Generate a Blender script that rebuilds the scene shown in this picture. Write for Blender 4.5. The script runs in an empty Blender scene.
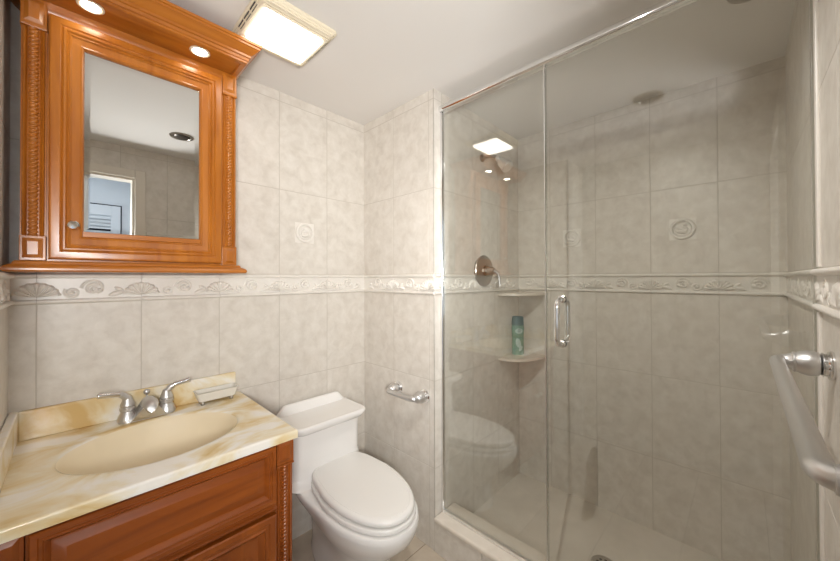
import bpy, bmesh, math, random
from mathutils import Vector, Matrix
PI = math.pi
random.seed(7)
C = bpy.context.scene.collection
SC = bpy.context.scene

# ------------------------------------------------------------------ camera
cam_d = bpy.data.cameras.new('camera')
cam = bpy.data.objects.new('camera', cam_d); C.objects.link(cam)
cam_d.sensor_width = 36.0
cam_d.lens = 335.78 / 840.0 * 36.0
cam_d.shift_y = -5.07 / 840.0
cam_d.clip_start = 0.01
_f = Vector((0.71962612, 0.69431252, 0.00826857))
_r = Vector((0.6943516, -0.71962898, -0.00316094))
_u = Vector((-0.00375562, -0.00801599, 0.99996082))
m = Matrix.Identity(4)
for i in range(3):
    m[i][0] = _r[i]; m[i][1] = _u[i]; m[i][2] = -_f[i]
m[2][3] = 1.312
cam.matrix_world = m
SC.camera = cam

# ------------------------------------------------------------------ world, light, exposure
w = bpy.data.worlds.new('world'); SC.world = w; w.use_nodes = True
w.node_tree.nodes['Background'].inputs[0].default_value = (0.75, 0.87, 1.0, 1)
w.node_tree.nodes['Background'].inputs[1].default_value = 0.03
SC.view_settings.view_transform = 'Standard'
SC.view_settings.look = 'None'
SC.view_settings.gamma = 1.0
SC.view_settings.use_curve_mapping = False
SC.view_settings.exposure = 0.62
SC.cycles.max_bounces = 16; SC.cycles.diffuse_bounces = 10; SC.cycles.transparent_max_bounces = 24
ZCEIL = 2.2345
LENS_E = 4.4         # ceiling fixture lens radiance
DOWN_E = 19.0        # downlight lens radiance
def area(name, loc, rot, sx, sy, power, col):
    d = bpy.data.lights.new(name, 'AREA'); d.shape = 'RECTANGLE'; d.size = sx; d.size_y = sy
    d.energy = power; d.color = col
    o = bpy.data.objects.new(name, d); C.objects.link(o); o.location = loc; o.rotation_euler = rot
    return o
# added fill light, dressed as an unseen floor lamp, aimed into the bathroom
FILL_LAMP_P, FILL_LAMP_D = Vector((-0.24, -0.50, 1.36)), Vector((0.95, 1.15, 0.22)).normalized()
area('added_doorway_fill', FILL_LAMP_P + FILL_LAMP_D * 0.03, FILL_LAMP_D.to_track_quat('-Z', 'Y').to_euler(), 0.30, 0.30, 11.2, (1.0, 0.985, 0.965)).data.spread = math.radians(105)
# added spot beam brightening the shower, set at the unlit ceiling eyeball
EYE_P, EYE_T = Vector((0.49, 0.345, ZCEIL - 0.022)), Vector((2.0, 0.50, 0.60))
_d = bpy.data.lights.new('eyeball_with_added_beam', 'SPOT'); _d.energy = 33.0; _d.color = (1.0, 0.97, 0.92); _d.shadow_soft_size = 0.0
_d.spot_size = math.radians(100); _d.spot_blend = 1.0
_o = bpy.data.objects.new('eyeball_with_added_beam', _d); C.objects.link(_o)
_o.location = EYE_P; _o.rotation_euler = (EYE_T - EYE_P).to_track_quat('-Z', 'Y').to_euler()
# added fill lights beyond the doorway, dressed as an unseen window and ceiling lamp
area('added_hall_side_fill', (-0.755, -0.68, 1.45), (0, -PI/2, 0), 1.25, 0.80, 3.2, (0.72, 0.86, 1.0))
area('added_hall_top_fill', (0.1, -0.95, 2.30), (0, 0, 0), 0.36, 0.36, 2.0, (0.95, 0.97, 1.0))

# ------------------------------------------------------------------ materials
def mat(name, col, rough=0.5, metal=0.0, **kw):
    M = bpy.data.materials.new(name); M.use_nodes = True
    b = M.node_tree.nodes['Principled BSDF']
    b.inputs['Base Color'].default_value = (*col, 1)
    b.inputs['Roughness'].default_value = rough
    b.inputs['Metallic'].default_value = metal
    for k, v in kw.items():
        b.inputs[k.replace('_', ' ')].default_value = v
    return M
def nodes(M):
    nt = M.node_tree
    return nt, nt.nodes, nt.links, nt.nodes['Principled BSDF']
def ramp(N, stops):
    r = N.new('ShaderNodeValToRGB'); e = r.color_ramp.elements
    while len(e) < len(stops): e.new(0.5)
    for i, (p, c) in enumerate(stops):
        e[i].position = p; e[i].color = (*c, 1)
    return r
def stone(name, stops, scale, rough, seed_island=True, bump=0.0, detail=6, distort=0.6, stretch=(1, 1, 1)):
    M = mat(name, stops[0][1], rough); nt, N, L, b = nodes(M)
    tc = N.new('ShaderNodeTexCoord'); mp = N.new('ShaderNodeMapping')
    mp.inputs['Scale'].default_value = stretch
    L.new(tc.outputs['Object'], mp.inputs['Vector'])
    vec = mp.outputs['Vector']
    if seed_island:
        g = N.new('ShaderNodeNewGeometry'); sc = N.new('ShaderNodeVectorMath'); sc.operation = 'SCALE'
        cx = N.new('ShaderNodeCombineXYZ')
        L.new(g.outputs['Random Per Island'], cx.inputs[0]); L.new(g.outputs['Random Per Island'], cx.inputs[2])
        sc.inputs['Scale'].default_value = 7.0
        L.new(cx.outputs[0], sc.inputs[0])
        ad = N.new('ShaderNodeVectorMath'); ad.operation = 'ADD'
        L.new(vec, ad.inputs[0]); L.new(sc.outputs[0], ad.inputs[1]); vec = ad.outputs[0]
    n = N.new('ShaderNodeTexNoise'); n.inputs['Scale'].default_value = scale; n.inputs['Detail'].default_value = detail
    n.inputs['Distortion'].default_value = distort; n.inputs['Roughness'].default_value = 0.6
    L.new(vec, n.inputs['Vector'])
    r = ramp(N, stops); L.new(n.outputs['Fac'], r.inputs[0]); L.new(r.outputs[0], b.inputs['Base Color'])
    if bump:
        bp = N.new('ShaderNodeBump'); bp.inputs['Strength'].default_value = bump; bp.inputs['Distance'].default_value = 0.002
        L.new(n.outputs['Fac'], bp.inputs['Height']); L.new(bp.outputs[0], b.inputs['Normal'])
    return M
def wood(name, dark, light, rough, axis_scale):
    M = mat(name, light, rough); nt, N, L, b = nodes(M)
    tc = N.new('ShaderNodeTexCoord'); mp = N.new('ShaderNodeMapping'); mp.inputs['Scale'].default_value = axis_scale
    n = N.new('ShaderNodeTexNoise'); n.inputs['Scale'].default_value = 1.0; n.inputs['Detail'].default_value = 5; n.inputs['Distortion'].default_value = 1.2
    L.new(tc.outputs['Object'], mp.inputs[0]); L.new(mp.outputs[0], n.inputs['Vector'])
    r = ramp(N, [(0.3, dark), (0.7, light)])
    L.new(n.outputs['Fac'], r.inputs[0]); L.new(r.outputs[0], b.inputs['Base Color'])
    b.inputs['Coat Weight'].default_value = 0.25; b.inputs['Coat Roughness'].default_value = 0.2
    return M
def emit(name, col, e):
    M = bpy.data.materials.new(name); M.use_nodes = True
    N = M.node_tree.nodes; N.clear()
    em = N.new('ShaderNodeEmission'); o = N.new('ShaderNodeOutputMaterial')
    em.inputs[0].default_value = (*col, 1); em.inputs[1].default_value = e
    M.node_tree.links.new(em.outputs[0], o.inputs[0])
    return M
def clear_glass(name, tint, refl_scale=1.0):
    # thin architectural glass: straight-through transmission plus Schlick reflection
    M = bpy.data.materials.new(name); M.use_nodes = True
    nt = M.node_tree; N = nt.nodes; L = nt.links; N.clear()
    o = N.new('ShaderNodeOutputMaterial'); t = N.new('ShaderNodeBsdfTransparent'); g = N.new('ShaderNodeBsdfGlossy')
    mx = N.new('ShaderNodeMixShader'); lw = N.new('ShaderNodeLayerWeight'); lw.inputs['Blend'].default_value = 0.5
    p = N.new('ShaderNodeMath'); p.operation = 'POWER'; p.inputs[1].default_value = 5.0
    ma = N.new('ShaderNodeMath'); ma.operation = 'MULTIPLY_ADD'; ma.inputs[1].default_value = 0.95 * refl_scale; ma.inputs[2].default_value = 0.045 * refl_scale
    t.inputs[0].default_value = (*tint, 1); g.inputs['Roughness'].default_value = 0.0
    g.inputs['Color'].default_value = (1, 1, 1, 1)
    L.new(lw.outputs['Facing'], p.inputs[0]); L.new(p.outputs[0], ma.inputs[0]); L.new(ma.outputs[0], mx.inputs[0])
    L.new(t.outputs[0], mx.inputs[1]); L.new(g.outputs[0], mx.inputs[2]); L.new(mx.outputs[0], o.inputs[0])
    return M

TILE = stone('wall_tile_stone', [(0.28, (0.585, 0.54, 0.48)), (0.5, (0.665, 0.625, 0.565)), (0.72, (0.735, 0.70, 0.645))], 19.0, 0.38, True, 0.10, 10, 0.35)
GROUT = mat('grout', (0.54, 0.50, 0.44), 0.9)
RELIEF = stone('relief_ceramic', [(0.3, (0.72, 0.685, 0.63)), (0.7, (0.80, 0.77, 0.72))], 9.0, 0.34, True)
PAINT = mat('ceiling_paint', (0.785, 0.765, 0.74), 0.8)
FLOORT = stone('floor_tile_stone', [(0.3, (0.50, 0.42, 0.33)), (0.7, (0.66, 0.58, 0.48))], 6.0, 0.4, True, 0.1)
FGROUT = mat('floor_grout', (0.30, 0.23, 0.16), 0.9)
PAN = stone('shower_pan_stone', [(0.3, (0.60, 0.555, 0.49)), (0.7, (0.71, 0.66, 0.595))], 5.0, 0.35, False)
CURB = stone('curb_marble', [(0.3, (0.66, 0.60, 0.52)), (0.7, (0.76, 0.70, 0.62))], 8.0, 0.25, False)
CAB = wood('honey_cherry_wood', (0.34, 0.098, 0.008), (0.51, 0.175, 0.018), 0.32, (18, 18, 2.2))
CABH = wood('honey_cherry_wood_across', (0.34, 0.098, 0.008), (0.51, 0.175, 0.018), 0.32, (2.2, 18, 18))
VAN = wood('cherry_wood_dim_light', (0.19, 0.040, 0.0040), (0.33, 0.082, 0.0085), 0.35, (2.2, 18, 18))  # same cherry as the mirror cabinet, dimmer light put into the colour
VANV = wood('cherry_wood_dim_light_upright', (0.19, 0.040, 0.0040), (0.33, 0.082, 0.0085), 0.35, (18, 18, 2.2))
PORC = mat('white_porcelain', (0.86, 0.85, 0.83), 0.12)
SEATM = mat('white_seat_plastic', (0.86, 0.85, 0.825), 0.2)
CHROME = mat('polished_chrome', (0.82, 0.82, 0.82), 0.08, 1.0)
TRACK = mat('bright_anodised_track', (0.86, 0.86, 0.85), 0.32, 1.0)
SATIN = mat('satin_nickel', (0.68, 0.675, 0.67), 0.40, 1.0)
DARKM = mat('dark_metal', (0.10, 0.09, 0.08), 0.4, 0.6)
BRUSHED = mat('brushed_bronze_nickel', (0.42, 0.39, 0.35), 0.30, 1.0)
MIRROR = mat('mirror_glass', (0.72, 0.73, 0.72), 0.0, 1.0)
GLASS = clear_glass('shower_glass', (0.962, 0.968, 0.957), 2.0)
SEAL = clear_glass('clear_door_seal', (0.86, 0.87, 0.85), 3.0)
CREAM = mat('cream_plastic', (0.80, 0.72, 0.56), 0.4)
WHITEP = mat('white_paint', (0.80, 0.82, 0.84), 0.5)
CASING = mat('cream_casing_paint', (0.74, 0.69, 0.61), 0.4)
BOWL = mat('biscuit_bowl', (0.79, 0.69, 0.505), 0.5)
LENS = emit('lens_glow', (1.0, 0.96, 0.89), LENS_E)
DOWN = emit('downlight_glow', (1.0, 0.90, 0.74), DOWN_E)
SOAPM = mat('frosted_plastic', (0.86, 0.84, 0.78), 0.25, 0.0, Transmission_Weight=0.2)
BLACK = mat('dark_gap', (0.02, 0.02, 0.025), 0.6)
HALLF = wood('hall_floor_wood', (0.20, 0.12, 0.06), (0.30, 0.19, 0.10), 0.4, (2, 16, 16))

# cultured marble with warm veins
def make_marble():
    M = mat('cultured_marble', (0.8, 0.7, 0.5), 0.16); nt, N, L, b = nodes(M)
    tc = N.new('ShaderNodeTexCoord'); mp = N.new('ShaderNodeMapping')
    mp.inputs['Rotation'].default_value = (0, 0, math.radians(-28)); mp.inputs['Scale'].default_value = (2.6, 4.6, 4.2)
    n = N.new('ShaderNodeTexNoise'); n.inputs['Scale'].default_value = 1.15; n.inputs['Detail'].default_value = 4
    n.inputs['Distortion'].default_value = 1.5; n.inputs['Roughness'].default_value = 0.55; n.inputs['Detail'].default_value = 5
    L.new(tc.outputs['Object'], mp.inputs[0]); L.new(mp.outputs[0], n.inputs['Vector'])
    r = ramp(N, [(0.34, (0.66, 0.46, 0.20)), (0.43, (0.76, 0.62, 0.37)), (0.50, (0.82, 0.74, 0.56)), (0.58, (0.87, 0.84, 0.78))])
    L.new(n.outputs['Fac'], r.inputs[0]); L.new(r.outputs[0], b.inputs['Base Color'])
    return M
MARBLE = make_marble()

# ------------------------------------------------------------------ mesh helpers
def obj(name, bm, mats, parent=None, smooth=None, recalc=True):
    if recalc: bmesh.ops.recalc_face_normals(bm, faces=bm.faces[:])
    me = bpy.data.meshes.new(name)
    if smooth is not None:
        for f in bm.faces: f.smooth = True
        for e in bm.edges:
            if len(e.link_faces) == 2 and e.calc_face_angle(0) > math.radians(smooth): e.smooth = False
    bm.to_mesh(me); bm.free()
    if not isinstance(mats, (list, tuple)): mats = [mats]
    for mm in mats: me.materials.append(mm)
    o = bpy.data.objects.new(name, me); C.objects.link(o)
    if smooth is not None:
        wn = o.modifiers.new('weighted_normals', 'WEIGHTED_NORMAL'); wn.keep_sharp = True; wn.weight = 90
    if parent is not None:
        o.parent = parent
        rp = parent
        base = Vector((0, 0, 0))
        while rp is not None:
            base += rp.location; rp = rp.parent
        o.location = -base          # meshes are written in room coordinates
    return o
def thing(name, label, cat, loc=(0, 0, 0), group=None):
    o = bpy.data.objects.new(name, None); C.objects.link(o); o.location = loc
    o.empty_display_size = 0.05
    o['label'] = label; o['category'] = cat
    if group: o['group'] = group
    return o
def part(name, bm, mats, parent, smooth=35, label=None):
    o = obj(name, bm, mats, parent, smooth)
    if label: o['label'] = label
    return o
def sub(name, bm, mats, parent_part, smooth=35, label=None):
    # room coordinates under a part whose own offset already cancels its thing's location
    o = obj(name, bm, mats, None, smooth); o.parent = parent_part
    if label: o['label'] = label
    return o
def struct(name, bm, mats, smooth=None, parent=None):
    o = obj(name, bm, mats, parent, smooth)
    o['kind'] = 'structure'
    return o
def tag(o, label, cat, group=None):
    o['label'] = label; o['category'] = cat
    if group: o['group'] = group
    return o
def B(): return bmesh.new()
def box(bm, x0, x1, y0, y1, z0, z1, bev=0.0, seg=2, mi=0):
    r = bmesh.ops.create_cube(bm, size=1.0)
    vs = r['verts']
    for v in vs:
        v.co = Vector((x0 + (v.co.x + .5) * (x1 - x0), y0 + (v.co.y + .5) * (y1 - y0), z0 + (v.co.z + .5) * (z1 - z0)))
    fs = set(f for v in vs for f in v.link_faces)
    for f in fs: f.material_index = mi
    if bev > 0:
        es = list(set(e for v in vs for e in v.link_edges))
        res = bmesh.ops.bevel(bm, geom=es, offset=bev, segments=seg, profile=0.5, affect='EDGES')
        for f in res['faces']: f.material_index = mi
    return bm
def loft(bm, rings, cap=(True, True), closed=True, mi=0):
    vr = [[bm.verts.new(p) for p in r] for r in rings]
    n = len(vr[0]); out = []
    for a, b in zip(vr[:-1], vr[1:]):
        for i in range(n if closed else n - 1):
            j = (i + 1) % n
            f = bm.faces.new((a[i], a[j], b[j], b[i])); f.material_index = mi; out.append(f)
    if cap[0]: f = bm.faces.new(vr[0][::-1]); f.material_index = mi; out.append(f)
    if cap[1]: f = bm.faces.new(vr[-1]); f.material_index = mi; out.append(f)
    return out
def basis(axis):
    a = Vector(axis).normalized()
    t = Vector((0, 0, 1)) if abs(a.z) < 0.9 else Vector((1, 0, 0))
    u = a.cross(t).normalized(); v = a.cross(u).normalized()
    return a, u, v
def lathe(bm, prof, origin, axis, n=28, mi=0):
    # prof: (radius, distance along axis)
    a, u, v = basis(axis); o = Vector(origin); rings = []
    for r, h in prof:
        r = max(r, 1e-5)
        rings.append([o + a * h + (u * math.cos(2 * PI * k / n) + v * math.sin(2 * PI * k / n)) * r for k in range(n)])
    loft(bm, rings, (True, True), mi=mi)
    return bm
def tube(bm, pts, rad, n=16, mi=0, cap=(True, True)):
    pts = [Vector(p) for p in pts]
    if not isinstance(rad, (list, tuple)): rad = [rad] * len(pts)
    tang = []
    for i in range(len(pts)):
        a = pts[max(i - 1, 0)]; b = pts[min(i + 1, len(pts) - 1)]
        tang.append((b - a).normalized())
    _, u, v = basis(tang[0]); rings = []
    for i, p in enumerate(pts):
        t = tang[i]
        u = (u - t * u.dot(t)).normalized(); v = t.cross(u)
        rings.append([p + (u * math.cos(2 * PI * k / n) + v * math.sin(2 * PI * k / n)) * rad[i] for k in range(n)])
    loft(bm, rings, cap, mi=mi)
    return bm
def arc_pts(c, r, a0, a1, n, ax1, ax2):
    c = Vector(c); ax1 = Vector(ax1); ax2 = Vector(ax2)
    return [c + (ax1 * math.cos(a0 + (a1 - a0) * k / n) + ax2 * math.sin(a0 + (a1 - a0) * k / n)) * r for k in range(n + 1)]
def frame(bm, x0, x1, z0, z1, y, prof, fill=True, mi=0, fill_mi=0):
    # mitred moulding facing -Y: prof = (inset, raise) from outside to inside; raise > 0 stands towards -Y
    rings = []
    for ins, h in prof:
        rings.append([Vector((x0 + ins, y - h, z0 + ins)), Vector((x1 - ins, y - h, z0 + ins)), Vector((x1 - ins, y - h, z1 - ins)), Vector((x0 + ins, y - h, z1 - ins))])
    loft(bm, rings, (False, False), mi=mi)
    if fill:
        vs = [bm.verts.new(p) for p in rings[-1]]; f = bm.faces.new(vs); f.material_index = fill_mi
    return bm
def moulding3(bm, xl, xr, yf, yb, prof):
    # sweep a closed profile (out, z) round left side, front, right side with mitred corners
    rings = []
    for o, z in prof:
        rings.append([Vector((xl - o, yb, z)), Vector((xl - o, yf - o, z)), Vector((xr + o, yf - o, z)), Vector((xr + o, yb, z))])
    k = len(rings)
    vr = [[bm.verts.new(p) for p in r] for r in rings]
    for i in range(k):
        a = vr[i]; b = vr[(i + 1) % k]
        for j in range(3):
            bm.faces.new((a[j], a[j + 1], b[j + 1], b[j]))
    bm.faces.new([vr[i][0] for i in range(k)]); bm.faces.new([vr[i][3] for i in range(k)][::-1])
    return bm
def rrect(cx, cy, hx, hy, r, z, n=6):
    r = min(r, hx - 1e-4, hy - 1e-4); out = []
    for (sx, sy, a0) in ((1, 1, 0), (-1, 1, PI / 2), (-1, -1, PI), (1, -1, 1.5 * PI)):
        for k in range(n + 1):
            a = a0 + PI / 2 * k / n
            out.append(Vector((cx + sx * (hx - r) + r * math.cos(a), cy + sy * (hy - r) + r * math.sin(a), z)))
    return out

# ------------------------------------------------------------------ room dimensions (metres)
XN, XB, XS, XG = -0.136, 1.217, 2.061, 1.270     # near-left wall, middle wall, shower back, glass plane
YA, YS, YC = 1.640, 1.078, -0.131                # vanity wall, shower left wall, right wall
ZC = 2.2345                                      # ceiling
DX0, DX1, DZ = -0.36, 0.307, 2.022               # doorway in the right wall
XJ = -0.46                                       # entry recess beside the door
YJ = 0.98
ROWS = [0.0, 0.394, 0.814, 1.231, 1.333, 1.752, 2.188, ZC]
TW = 0.2617
TT = 0.004                                       # tile thickness over the grout bed

MAP = {
    'A': lambda u, v, n: Vector((u, YA - n, v)),
    'B': lambda u, v, n: Vector((XB - n, u, v)),
    'S': lambda u, v, n: Vector((u, YS - n, v)),
    'K': lambda u, v, n: Vector((XS - n, u, v)),
    'C': lambda u, v, n: Vector((u, YC + n, v)),
    'D': lambda u, v, n: Vector((XN + n, u, v)),
    'E': lambda u, v, n: Vector((u, YJ - n, v)),
    'F': lambda u, v, n: Vector((XJ + n, u, v)),
}
def mbox(bm, mp, u0, u1, v0, v1, n0, n1, bev=0.0, mi=0):
    P = [mp(u, v, n) for u in (u0, u1) for v in (v0, v1) for n in (n0, n1)]
    xs = [p.x for p in P]; ys = [p.y for p in P]; zs = [p.z for p in P]
    box(bm, min(xs), max(xs), min(ys), max(ys), min(zs), max(zs), bev, 1, mi)
def tiled_wall(name, key, regions, ulines, rows=ROWS, thick=0.10):
    bm = B(); mp = MAP[key]; g = 0.0013
    for (u0, u1, v0, v1) in regions:
        mbox(bm, mp, u0, u1, v0, v1, -thick, -0.0006, 0, 1)
        us = [u0] + [u for u in sorted(ulines) if u0 + 0.012 < u < u1 - 0.012] + [u1]
        vs = [v0] + [v for v in rows if v0 + 0.012 < v < v1 - 0.012] + [v1]
        for a, b in zip(us[:-1], us[1:]):
            for c, d in zip(vs[:-1], vs[1:]):
                if abs(c - 1.231) < .002 and abs(d - 1.333) < .002: continue      # the relief border sits here
                mbox(bm, mp, a + (g if a != u0 else 0), b - (g if b != u1 else 0), c + (g if c != v0 else 0), d - (g if d != v1 else 0), -TT, 0.0, 0.0009, 0)
    return struct(name, bm, [TILE, GROUT], None)

uA = [-0.079 + TW * k for k in range(6)]
tiled_wall('wall_left', 'A', [(XN - .01, XB + .01, 0, ZC)], uA)
uB = [1.637 - TW * k for k in range(1, 3)]
tiled_wall('wall_middle', 'B', [(YS + 0.0045, YA, 0, ZC)], uB, thick=0.02)
uS = [XS - TW * k for k in range(1, 4)]
tiled_wall('wall_shower_left', 'S', [(XB + 0.0003, XS, 0, ZC)], uS, thick=0.02)
uK = [0.083 + 0.2605 * k for k in range(0, 4)]
tiled_wall('wall_shower_back', 'K', [(YC - .01, YS + .01, 0, ZC)], uK)
uC = [XS - TW * k for k in range(1, 10)]
CX = DX1 + 0.0
tiled_wall('wall_right', 'C', [(DX1, XS + 0.1, 0, ZC), (DX0, DX1, DZ, ZC), (XJ, DX0, 0, ZC)], uC)
uD = [YA - TW * k for k in range(1, 4)]
tiled_wall('wall_near', 'D', [(YJ, YA, 0, ZC)], uD)
tiled_wall('wall_entry_left', 'F', [(YC, YJ, 0, ZC)], [YJ - TW * k for k in range(1, 5)])
bm = B(); box(bm, XJ - .1, XN - 0.1, YJ, YJ + .1, 0, ZC); struct('wall_entry_return', bm, TILE)

# floor and ceiling
bm = B(); box(bm, XJ - .1, XB + .019, YC - 0.10, YA + .1, -0.12, -0.003, 0, 1, 1)
fx = [XJ] + [XB - 0.305 * k for k in range(6, -1, -1) if XB - 0.305 * k > XJ]
fy = [YC - 0.10] + [1.143 - 0.305 * k for k in range(4, -2, -1) if YC < 1.143 - 0.305 * k < YA] + [YA]
for a, b in zip(fx[:-1], fx[1:]):
    for c, d in zip(fy[:-1], fy[1:]):
        box(bm, a + .002, b - .002 if b < XB else b + .012, c + .002, d - .002 if d < YA else d + .01, -0.006, 0.0, 0.0012, 1, 0)
struct('floor', bm, [FLOORT, FGROUT])
bm = B(); box(bm, XB + .02, XS + .1, YC - .1, YS + .01, -0.12, 0.025); struct('floor_shower', bm, PAN)
bm = B(); box(bm, XJ - .1, XS + .1, YC - .1, YA + .1, ZC, ZC + 0.1); struct('ceiling', bm, PAINT)

# shower curb: tiled riser and marble cap with a rounded nose
bm = B()
box(bm, XB, XB + 0.13, YC, YS, 0.0, 0.143, 0.001, 1, 1)
for k, (a, b) in enumerate([(YC, 0.29), (0.293, 0.55), (0.553, 0.81), (0.813, YS)]):
    box(bm, XB - 0.004, XB + 0.004, a, b, 0.0, 0.1435, 0.0008, 1, 0)
struct('trim_9', bm, [TILE, GROUT])
bm = B(); box(bm, XB - 0.014, XB + 0.145, YC + 0.0005, YS - 0.0005, 0.144, 0.170, 0.009, 3)
struct('trim_10', bm, CURB, 40)

# ------------------------------------------------------------------ relief border (shells, scrolls) and medallion tiles
def dome(bm, mp, u, v, ru, rv, h, n0, rot=0.0, nr=5, na=18):
    rings = []
    for i in range(nr + 1):
        t = i / nr * PI / 2
        r = math.cos(t); hh = math.sin(t) * h
        r = max(r, 0.02); ring = []
        for k in range(na):
            a = 2 * PI * k / na
            x, y = ru * r * math.cos(a), rv * r * math.sin(a)
            ring.append(mp(u + x * math.cos(rot) - y * math.sin(rot), v + x * math.sin(rot) + y * math.cos(rot), n0 + hh))
        rings.append(ring)
    loft(bm, rings, (False, True))
def shell(bm, mp, u, v, R, n0, h):
    NA, NR = 54, 8; rows = []
    for i in range(NR + 1):
        q = 0.06 + 0.94 * i / NR; row = []
        for k in range(NA + 1):
            th = PI * (0.03 + 0.94 * k / NA)
            rib = abs(math.cos(9 * (th - PI / 2)))
            edge = 1.0 - 0.06 * (1 - rib) * q
            hh = h * (0.35 + 0.65 * math.sin(min(1, q * 1.05) * PI * 0.62)) * (0.50 + 0.50 * rib)
            if i == NR: hh = 0
            row.append(bm.verts.new(mp(u + 1.12 * R * q * edge * math.cos(th), v + 0.98 * R * q * edge * math.sin(th), n0 + hh)))
        rows.append(row)
    for a, b in zip(rows[:-1], rows[1:]):
        for k in range(NA): bm.faces.new((a[k], a[k + 1], b[k + 1], b[k]))
def scroll(bm, mp, u, v, R, n0, rt, turns, ph=0.0, sgn=1, squash=1.0):
    pts = []; rad = []; n = int(22 * turns)
    for k in range(n + 1):
        t = k / n; a = ph + sgn * 2 * PI * turns * t; r = R * (1 - 0.82 * t)
        pts.append(mp(u + r * math.cos(a), v + squash * r * math.sin(a), n0 + rt * 0.25 + rt * 0.5 * t)); rad.append(rt * (1 - 0.3 * t))
    tube(bm, pts, rad, 6)
def listello(name, key, u0, u1, shells, trim_corner=False):
    mp = MAP[key]; bm = B(); shells = sorted(shells)
    us = [u0] + [s for s in shells if u0 + .03 < s < u1 - .03] + [u1]
    for a, b in zip(us[:-1], us[1:]):
        g0 = 0.0008 if a != u0 else 0; g1 = 0.0008 if b != u1 else 0
        mbox(bm, mp, a + g0, b - g1, 1.232, 1.332, -0.0005, 0.0025, 0.0006)
        # top and bottom roll mouldings
        for (zc, hz, hn) in ((1.3235, 0.0085, 0.012), (1.2395, 0.0075, 0.010)):
            rings = []
            for uu in (a + g0, b - g1):
                rings.append([mp(uu, zc - hz, 0.002)] + [mp(uu, zc + hz * math.sin(-PI / 2 + PI * k / 8), 0.002 + hn * math.cos(-PI / 2 + PI * k / 8)) for k in range(9)] + [mp(uu, zc + hz, 0.002)])
            loft(bm, rings, (True, True))
    hk = {'C': 0.35, 'D': 0.5}.get(key, 1.0)
    n0 = 0.0024; lo = u0 + 0.02; hi = u1 - 0.02
    for s in shells:
        if lo + 0.01 < s < hi - 0.01: shell(bm, mp, s, 1.2535, 0.050, n0, 0.014 * hk)
        def put(d, fn):
            if lo + 0.015 < s + d < hi - 0.015: fn(s + d)
        put(0.080, lambda u: (scroll(bm, mp, u, 1.268, 0.019, n0, 0.0062 * hk, 1.5, PI * 0.8, 1), dome(bm, mp, u - .002, 1.266, 0.008, 0.008, 0.011 * hk, n0)))
        put(0.134, lambda u: (scroll(bm, mp, u, 1.281, 0.033, n0, 0.0055 * hk, 1.05, PI, -1), scroll(bm, mp, u - .004, 1.278, 0.020, n0, 0.0065 * hk, 1.3, PI * 0.2, 1), dome(bm, mp, u + .012, 1.272, 0.012, 0.009, 0.011 * hk, n0, 0.6)))
        put(0.192, lambda u: (dome(bm, mp, u, 1.262, 0.024, 0.009, 0.011 * hk, n0, 0.35), dome(bm, mp, u + .006, 1.277, 0.014, 0.007, 0.009 * hk, n0, -0.5)))
    return struct(name, bm, RELIEF, 40)
listello('trim_1', 'A', XN, XB, [-0.079 - TW] + uA)
listello('trim_2', 'B', YS, YA, [1.637 - TW * k for k in range(0, 4)])
listello('trim_3', 'S', XB, XS, [XS - TW * k for k in range(0, 5)])
listello('trim_4', 'K', YC, YS, [0.083 + 0.2605 * k for k in range(-2, 5)])
listello('trim_5', 'C', DX1 + 0.065, XS, [XS - TW * k for k in range(0, 8)])
listello('trim_6', 'D', YJ, YA, [YA - TW * k for k in range(0, 4)])

def medallion(name, key, u, v):
    mp = MAP[key]; bm = B()
    mbox(bm, mp, u - .052, u + .052, v - .052, v + .052, -0.001, 0.0009, 0.0005)
    tube(bm, [mp(u + .044 * math.cos(2 * PI * k / 48), v + .044 * math.sin(2 * PI * k / 48), 0.0040) for k in range(49)], 0.0072, 10)
    tube(bm, [mp(u + .0325 * math.cos(2 * PI * k / 48), v + .0325 * math.sin(2 * PI * k / 48), 0.002) for k in range(49)], 0.0030, 8)
    # a bird with a curved neck, low in relief
    dome(bm, mp, u + .004, v - .012, 0.022, 0.011, 0.012, 0.0016, 0.2)
    dome(bm, mp, u + .013, v - .002, 0.014, 0.007, 0.011, 0.0016, 0.8)
    pts = [(-.012, -.010), (-.018, -.002), (-.013, .006), (-.004, .010), (-.002, .018), (-.009, .023), (-.017, .019)]
    tube(bm, [mp(u + a, v + b, 0.004) for a, b in pts], [.006, .0058, .0052, .0048, .0048, .0048, .0025], 8)
    return struct(name, bm, RELIEF, 50)
medallion('trim_7', 'A', 0.838, 1.548)
medallion('trim_8', 'K', 0.2135, 1.547)
medallion('trim_11', 'K', 0.7345, 1.547)

# bullnose upright at the end of the right wall's room side, just before the glass
bm = B(); box(bm, 1.220, 1.245, YC - .002, YC + 0.006, 0.17, 1.229, 0.003, 2); box(bm, 1.220, 1.245, YC - .002, YC + 0.006, 1.335, ZC - .001, 0.003, 2)
struct('trim_12', bm, RELIEF, 40)
# doorway casing and jamb
bm = B()
box(bm, DX1 - 0.002, DX1 + 0.058, YC - 0.002, YC + 0.016, 0, DZ + 0.056, 0.004, 2)
box(bm, DX0 - 0.058, DX1 - 0.002, YC - 0.002, YC + 0.016, DZ - 0.002, DZ + 0.056, 0.004, 2)
box(bm, DX0 - 0.058, DX0 + 0.002, YC - 0.002, YC + 0.016, 0, DZ - 0.002, 0.004, 2)
box(bm, DX1 - 0.016, DX1 - 0.0005, YC - 0.10, YC - 0.001, 0, DZ)
box(bm, DX0 + 0.0005, DX0 + 0.016, YC - 0.10, YC - 0.001, 0, DZ)
box(bm, DX0 + 0.016, DX1 - 0.016, YC - 0.10, YC - 0.001, DZ - 0.016, DZ - 0.0005)
struct('trim_13', bm, CASING, 40)

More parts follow.
